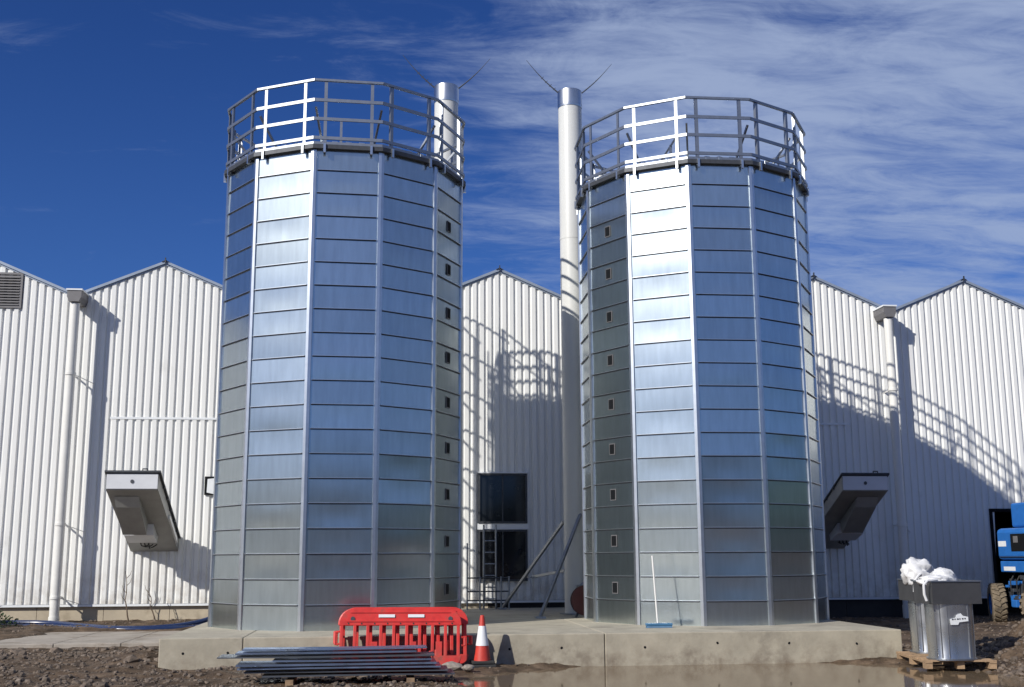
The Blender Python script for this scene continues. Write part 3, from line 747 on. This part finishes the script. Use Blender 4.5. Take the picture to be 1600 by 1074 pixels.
# ---------------------------------------------------------------- traffic cone
t = thing('traffic_cone', 'grubby red and white traffic cone standing against the base', 'traffic cone', (1.455, 17.36, -.03), R(4))
b = MB(); b.box(-.185, .185, -.185, .185, 0, .05); b.build('base', RUB, t, bevel=.012)
b = MB(); b.box(-.165, .165, -.165, .165, .06, .10); b.box(-.15, .15, -.15, .15, .05, .06); b.build('base_step', RUB, t, bevel=.008)
b = MB(); b.lathe([(.125, .10), (.095, .30), (.03, .75), (.022, .755)], 28); b.build('cone_body', REDC, t, smooth=True)
b = MB(); b.lathe([(.0975, .315), (.0545, .60)], 28, cap=False); b.build('reflective_sleeve', REFL, t, smooth=True)

# ---------------------------------------------------------------- stacked steel sections
SG = 'steel sections stacked in front of the base'
SL = [(-1.55, .80, 0, 'lowest dark steel section at the bottom of the stack'),]
rs = random.Random(8)
SHEETD = mat('dull_dark_steel_section', (.11, .12, .14), .45, .6, .2, 4, objvar=.2, stretch=(.6, 3, 3))
def steel(x0, x1, y, z, yw, w, h, label, rz=0):
    t = thing('steel_section', label, 'steel section', ((x0+x1)/2, y, z), R(rz), SG)
    L_ = (x1-x0)/2
    k = rs.uniform(.30, .6)*h; sag = rs.uniform(-.006, .004)
    def bent(y0, y1, z0, z1):
        b = MB(); n = 10; vs = []
        for i in range(n+1):
            u = -1+2*i/n; dz = sag*(1-u*u)
            vs += [(u*L_, y0, z0+dz), (u*L_, y1, z0+dz), (u*L_, y1, z1+dz), (u*L_, y0, z1+dz)]
        fs = [(0, 3, 2, 1), (4*n, 4*n+1, 4*n+2, 4*n+3)]
        for i in range(n):
            for j in range(4): a = 4*i+j; c = 4*i+(j+1) % 4; fs.append((a, c, c+4, a+4))
        return b.add(vs, fs)
    mm = SHEETD if z < .09 or rs.random() < .2 else SHEETM
    bent(-w/2, w/2, h-.006, h).build('web', mm, t)
    bent(-w/2-.004, -w/2, h-k, h).build('flange', mm, t)
    bent(w/2, w/2+.004, h-k, h).build('flange', mm, t)
    return t
layers = [
 (-1.55, .92, 15.62, .055, .62, 'lowest blue-grey steel section, flat on the mud', .6),
 (-1.78, .84, 15.60, .048, .60, 'steel section second from the bottom of the stack', -.8),
 (-1.86, .74, 15.56, .052, .60, 'bright worn steel section low in the stack', -.5),
 (-1.88, .68, 15.53, .050, .56, 'steel section in the middle of the stack with a dull edge', .9),
 (-1.42, .62, 15.55, .046, .54, 'shorter steel section tucked under the longest one', -.3),
 (-2.12, .66, 15.52, .048, .50, 'longest steel section, sticking out furthest to the left', -.6),
 (-1.90, .42, 15.54, .046, .42, 'second highest steel section of the stack', .8),
 (-1.82, .56, 15.57, .044, .32, 'topmost steel section lying across the stack', .9),
]
for bx in (-1.2, .35):
    b = MB(); b.box(bx-.05, bx+.05, 15.25, 15.95, -.08, .036)
    tag(b.build('timber_bearer', WOOD), 'left timber bearer under the steel sections' if bx < 0 else 'right timber bearer under the steel sections', 'timber', 'timber bearers under the steel sections')
zc = .038
for (a, c, y, h, w, lab, rz) in layers:
    steel(a, c, y, zc, 0, w, h, lab, rz); zc += h-.001
# ---------------------------------------------------------------- pallet, bins, sacks
def pallet(x, y, z, rz, label):
    t = thing('pallet', label, 'pallet', (x, y, z), rz)
    for i in range(8):
        b = MB(); b.box(-.78+i*.21, -.78+i*.21+.10, -.5, .5, .10, .122); link('deck_board', b.data('deck_board', WOOD), t)
    for yy in (-.45, 0, .45):
        b = MB(); b.box(-.78, .79, yy-.05, yy+.05, .078, .099); b.build('stringer_board', WOOD, t)
        for xx in (-.7, 0, .7):
            b = MB(); b.box(xx-.07, xx+.07, yy-.05, yy+.05, 0.0, .077); b.build('block', WOOD, t)
    return t
pallet(8.36, 16.75, -.03, R(80), 'weathered wooden pallet under the two steel bins')
BG = 'steel bins with square collars by the end of the base'
def steel_bin(x, y, z, rz, label, plate):
    t = thing('steel_bin', label, 'bin', (x, y, z), rz, BG)
    b = MB(); b.lathe([(.315, 0), (.315, .02), (.305, .05), (.312, .40), (.318, .80)], 48, sx=1.0, sy=.85, power=2.8)
    b.build('bin_body', BINM, t, smooth=True)
    b = MB()
    for a in (-150, -135, -118, -62, -40):
        c, s_ = math.cos(R(a)), math.sin(R(a)); q = (abs(c)**2.8+abs(s_)**2.8)**(-1/2.8)
        b.bar((.312*c*q, .265*s_*q, .03), (.318*c*q, .27*s_*q, .79), .012, .012)
    b.build('vertical_seam', BINM, t)
    b = MB(); b.lathe([(.335, 0), (.335, .022)], 48, sy=.85, power=2.8); b.build('foot_ring', RAIL, t)
    b = MB(); w, d = .375, .285; z0, z1 = .79, 1.10
    for a in ((-w, w, -d, -d+.02), (-w, w, d-.02, d), (-w, -w+.02, -d+.02, d-.02), (w-.02, w, -d+.02, d-.02)): b.box(*a, z0, z1)
    b.box(-w+.02, w-.02, -d+.02, d-.02, z0, z0+.02); b.build('collar', COLM, t)
    b = MB(); b.box(-w-.015, w+.015, -d-.015, -d+.01, z1-.0, z1+.02); b.box(-w-.015, w+.015, d-.01, d+.015, z1, z1+.02)
    b.box(-w-.015, -w+.01, -d+.01, d-.01, z1, z1+.02); b.box(w-.01, w+.015, -d+.01, d-.01, z1, z1+.02); b.build('collar_rim', RAIL, t)
    b = MB(); b.box(-w+.02, w-.02, -d+.02, d-.02, z1-.06, z1-.02); b.build('filling', BAG, t)
    if plate:
        b = MB(); b.prism([(-.13, .50), (-.02, .50), (-.0, .535), (.14, .55), (.14, .61), (.06, .625), (.03, .66), (-.03, .64), (-.05, .60), (-.14, .58)], -.292, -.284)
        p = b.build('sticker', YEL, t)
        b = MB()
        for i, wd in enumerate((.03, .02, .035, .02, .03, .025)):
            b.box(-.11+i*.038, -.11+i*.038+wd*.8, -.2955, -.2925, .567+i*.002, .585+i*.002)
        b.build('sticker_print', DARKM, p)
    return t
steel_bin(8.20, 16.20, .09, R(1), 'nearer steel bin with a square collar and white sticker on the pallet', True)
steel_bin(8.49, 17.35, .09, R(-3), 'steel bin behind the nearer one, close to the end of the base', False)
def sack(x, y, z, sx, sy, sz, seed, label):
    import bmesh
    bm = bmesh.new(); bmesh.ops.create_icosphere(bm, subdivisions=4, radius=1)
    for v in bm.verts:
        p = v.co.copy(); n = float(fbm(np.array(p.x*1.3+p.z*.7+seed), np.array(p.y*1.3-p.z+seed*2), 1.6, 4, seed))
        c = float(abs(fbm(np.array(p.x*1.2+p.z*1.4), np.array(p.y*1.2+p.z), 1.5, 3, seed+9)))
        v.co = Vector((p.x*sx, p.y*sy, max(p.z, -.55)*sz))*(1.1+.5*n-1.3*c)
    me = bpy.data.meshes.new('sack'); bm.to_mesh(me); bm.free(); me.materials.append(BAG)
    me.polygons.foreach_set('use_smooth', [True]*len(me.polygons))
    o = link('sack', me, None, (x, y, z)); return tag(o, label, 'sack', 'white plastic sacks lying on the bins')
sack(8.20, 16.3, 1.235, .20, .17, .15, 3, 'crumpled white sack on top of the nearer steel bin')
sack(8.02, 16.2, 1.20, .24, .2, .09, 5, 'flattened white sack spread over the front of the nearer bin')
sack(8.28, 17.25, 1.27, .26, .2, .26, 8, 'bulging white sack piled on the farther steel bin')
def strap(pts, label):
    b = MB(); b.tube(pts, .02, 8); return tag(b.build('sack_tie', BAG, smooth=True), label, 'strap', 'white straps hanging off the bins')
strap([(7.95, 15.98, 1.22), (7.76, 15.9, 1.21), (7.70, 15.89, 1.15), (7.70, 15.89, 1.02), (7.73, 15.89, .93)], 'white strap hanging over the left edge of the nearer bin')
strap([(8.33, 17.1, 1.33), (8.18, 17.02, 1.27), (8.10, 17.02, 1.18), (8.09, 17.02, 1.02)], 'white strap hanging over the left edge of the farther bin')

# ---------------------------------------------------------------- hoses, plants
def hose(pts, r, label):
    P = [Vector(p) for p in pts]; out = []
    for i in range(len(P)-1):
        p0, p1, p2, p3 = P[max(i-1, 0)], P[i], P[i+1], P[min(i+2, len(P)-1)]
        for j in range(8):
            t_ = j/8; out.append(.5*((2*p1)+(-p0+p2)*t_+(2*p0-5*p1+4*p2-p3)*t_*t_+(-p0+3*p1-3*p2+p3)*t_**3))
    out.append(P[-1]); b = MB(); b.tube(out, r, 10); return tag(b.build('hose', NAVY, smooth=True), label, 'hose', 'blue hoses along the warehouse foot')
hose([(-9.6, 26.3, .25), (-8.2, 26.2, .24), (-7.2, 26.0, .23), (-6.3, 25.4, .19), (-5.5, 24.85, .165), (-4.6, 24.75, .18), (-3.9, 25.1, .26), (-3.2, 25.7, .46), (-2.4, 26.3, .48)], .062, 'upper thick blue hose sagging from the bush to the left silo')
hose([(-9.6, 26.0, .20), (-8.2, 25.9, .19), (-7.1, 25.6, .18), (-6.2, 25.05, .165), (-5.4, 24.70, .16), (-4.5, 24.66, .17), (-3.8, 24.9, .2), (-3.1, 25.3, .47), (-2.4, 25.8, .48)], .05, 'lower thick blue hose lying on the path edge')
def sapling(x, y, z, h, label, seed):
    rng = random.Random(seed); t = thing('bare_sapling', label, 'sapling', (x, y, z), 0, 'bare stems growing at the wall foot')
    pts = [(0, 0, 0)]
    for i in range(1, 8): pts.append((pts[-1][0]+rng.uniform(-.05, .02), rng.uniform(-.02, .02), h*i/7))
    b = MB(); b.tube(pts, [.018-.0018*i for i in range(8)], 6); b.build('stem', TWIG, t)
    for i in (3, 4, 5, 6):
        p = pts[i]; s = rng.choice((-1, 1)); b = MB(); b.tube([p, (p[0]+s*.07, p[1], p[2]+.07), (p[0]+s*.1, p[1], p[2]+.17)], [.008, .006, .003], 5); b.build('twig', TWIG, t)
sapling(-5.62, 26.5, .2, 1.12, 'taller bare stem at the wall foot below the left intake hood', 4)
sapling(-5.08, 26.6, .22, .72, 'shorter bare stem at the wall foot below the left intake hood', 9)
def bush(x, y, z, r, h, label):
    rng = random.Random(5); t = thing('bush', label, 'bush', (x, y, z))
    b = MB()
    for i in range(26):
        a = rng.uniform(0, 6.28); q = rng.uniform(.3, 1)
        b.tube([(0, 0, 0), (r*.5*q*math.cos(a), r*.5*q*math.sin(a), h*.5), (r*q*math.cos(a), r*q*math.sin(a), h*rng.uniform(.6, 1))], [.012, .008, .004], 5)
    b.build('stems', TWIG, t)
    b = MB()
    for i in range(5200):
        a = rng.uniform(0, 6.28); zz = rng.random()**.8; lump = 1+.3*math.sin(a*3+zz*5)
        q = math.sqrt(rng.random())*lump*(1-.55*zz*zz)
        c = Vector((r*q*math.cos(a), r*q*math.sin(a), h*zz*(.75+.35*math.sin(a*2+1)**2))); s = rng.uniform(.02, .045)
        n = Vector((rng.gauss(0, 1), rng.gauss(0, 1), rng.gauss(.4, 1))).normalized(); u = n.orthogonal().normalized(); v = n.cross(u)
        b.add([c-u*s, c+v*s*.5, c+u*s, c-v*s*.5], [(0, 1, 2, 3)])
    o = b.build('foliage', LEAF, t); o['kind'] = 'stuff'
bush(-8.75, 25.2, .08, .95, .78, 'low dark green bush at the left edge in front of the wall')

# ---------------------------------------------------------------- blue machine
t = thing('boom_lift', 'blue wheeled lifting machine parked at the right edge by the dark doorway', 'lifting machine', (14.0, 23.6, .1))
def rbox(name, m, x0, x1, y0, y1, z0, z1, bv=.05, parent=t):
    b = MB(); b.box(x0, x1, y0, y1, z0, z1); return b.build(name, m, parent, bevel=bv)
rbox('chassis', DARKM, -.05, 3.0, -.3, 1.1, .42, .86, .03)
rbox('chassis_beam', BLUE, -.12, .0, -.1, .9, .34, .60, .02)
rbox('turntable_skirt', BLUE, -.26, 3.2, -.5, .96, 1.10, 1.34, .02)
rbox('body_cover', BLUE, -.30, 3.2, -.55, 1.0, 1.36, 2.06, .10)
rbox('cover_seam', DARKM, -.304, -.29, -.42, .88, 1.425, 1.44, .002)
rbox('engine_cover', BLUE, -.02, 3.2, -.5, .78, 2.08, 2.62, .05)
rbox('side_window', BLACK, -.306, -.295, -.25, .38, 1.55, 1.93, .004)
rbox('grille', LOUV, -.312, -.306, .08, .26, 1.74, 1.88, .002)
rbox('decal', YEL, -.304, -.298, .58, .90, 1.66, 1.78, .002)
rbox('decal', YEL, -.264, -.258, .35, .82, 1.13, 1.22, .002)
rbox('decal', YEL, -.264, -.258, -.45, -.02, 1.13, 1.24, .002)
rbox('axle', BLUE, -.25, 2.4, .45, .65, .34, .50, .02)
rk = random.Random(6)
for k in range(16):
    yy = rk.uniform(-.2, .95); zz = rk.uniform(.45, .98); q = rk.uniform(.04, .1)
    rbox('hydraulic_block', BLUE if k % 3 else DARKM, -.14-rk.uniform(0, .06), -.05, yy, yy+q*1.6, zz, zz+q, .008)
for k in range(4):
    b = MB(); y0 = -.1+.25*k; b.tube([(-.1, y0, 1.1), (-.2, y0+.05, .9), (-.16, y0+.12, .7), (-.1, y0+.2, .55)], .016, 6); b.build('hydraulic_hose', RUB, t, smooth=True)
def wheel(x, y, zc, r, w, rot):
    o = MB(); n = 36
    prof = [(r*.58, -w*.5), (r*.92, -w*.5), (r, -w*.38), (r, w*.38), (r*.92, w*.5), (r*.58, w*.5)]
    o.lathe(prof, n, cap=False)
    for i in range(22):
        a = 2*math.pi*i/22
        for sd in (-1, 1):
            a2 = a+(.14 if sd > 0 else 0); c, s_ = math.cos(a2), math.sin(a2)
            M_ = Matrix.Translation((c*r, s_*r, sd*w*.22)) @ Matrix.Rotation(a2, 4, 'Z') @ Matrix.Rotation(R(25*sd), 4, 'X')
            o.box(-.02, .028, -.028, .028, -w*.24, w*.24, M_)
    M2 = Matrix.Rotation(rot, 4, 'Z') @ Matrix.Rotation(R(90), 4, 'X')
    o.v = [tuple(M2 @ Vector(v)) for v in o.v]
    wh_ = o.build('wheel', TYRE, t); wh_.location = (x, y, zc)
    o = MB(); o.lathe([(.05, -w*.42), (r*.3, -w*.42), (r*.5, -w*.30), (r*.6, -w*.46), (r*.6, w*.46), (r*.3, w*.3)], 30); o.v = [tuple(M2 @ Vector(v)) for v in o.v]
    o.build('rim', BLUE, wh_, smooth=True)
wheel(-.30, 1.15, .40, .42, .30, R(70))
wheel(-.12, -.40, .42, .44, .32, R(-35))
wheel(2.3, -.20, .44, .44, .32, R(0)); wheel(2.3, 1.4, .44, .44, .32, R(0))
b = MB(); b.bar((.6, .5, 2.5), (3.4, .9, 3.0), .28, .3); b.build('boom', BLUE, t)

# small stones lying at the foot of the base
rng = random.Random(12)
for i, (x, y, s, lab) in enumerate(((.98, 16.95, .11, 'pale angular stone in front of the barrier foot'), (1.2, 16.75, .07, 'small yellowish stone beside the traffic cone'), (.72, 16.9, .10, 'grey stone at the right end of the steel sections'))):
    import bmesh
    bm = bmesh.new(); bmesh.ops.create_icosphere(bm, subdivisions=2, radius=s)
    for v in bm.verts: v.co = Vector((v.co.x*1.4, v.co.y, v.co.z*.7))*(1+rng.uniform(-.16, .16))
    me = bpy.data.meshes.new('stone'); bm.to_mesh(me); bm.free(); me.materials.append(STONE)
    tag(link('stone', me, None, (x, y, .02)), lab, 'stone', 'loose stones in front of the base')

# ---------------------------------------------------------------- wood across the site, behind the camera
def far_wood():
    import bmesh
    rng = random.Random(21); b = MB(); bm = bmesh.new(); bmesh.ops.create_icosphere(bm, subdivisions=2, radius=1)
    V = [v.co.copy() for v in bm.verts]; F = [tuple(v.index for v in f.verts) for f in bm.faces]; bm.free()
    for i in range(250):
        a = R(rng.uniform(138, 395)); d = rng.uniform(52, 66); x = d*math.cos(a)*1.15; y = d*math.sin(a)+2
        if y > 36: continue
        h = rng.uniform(7.5, 11)+1.5*math.sin(a*5); w = rng.uniform(2, 3.6)
        for k in range(5):
            c = Vector((x+rng.uniform(-w, w)*.6, y+rng.uniform(-w, w)*.6, h*rng.uniform(.25, .8))); r_ = rng.uniform(.35, .6)*w
            b.add([c+Vector((v.x*r_, v.y*r_, v.z*r_*.9))*rng.uniform(.75, 1.2) for v in V], F)
    tag(b.build('far_wood', LEAF), 'belt of dark green trees far across the open site', None, None, 'stuff')
far_wood()
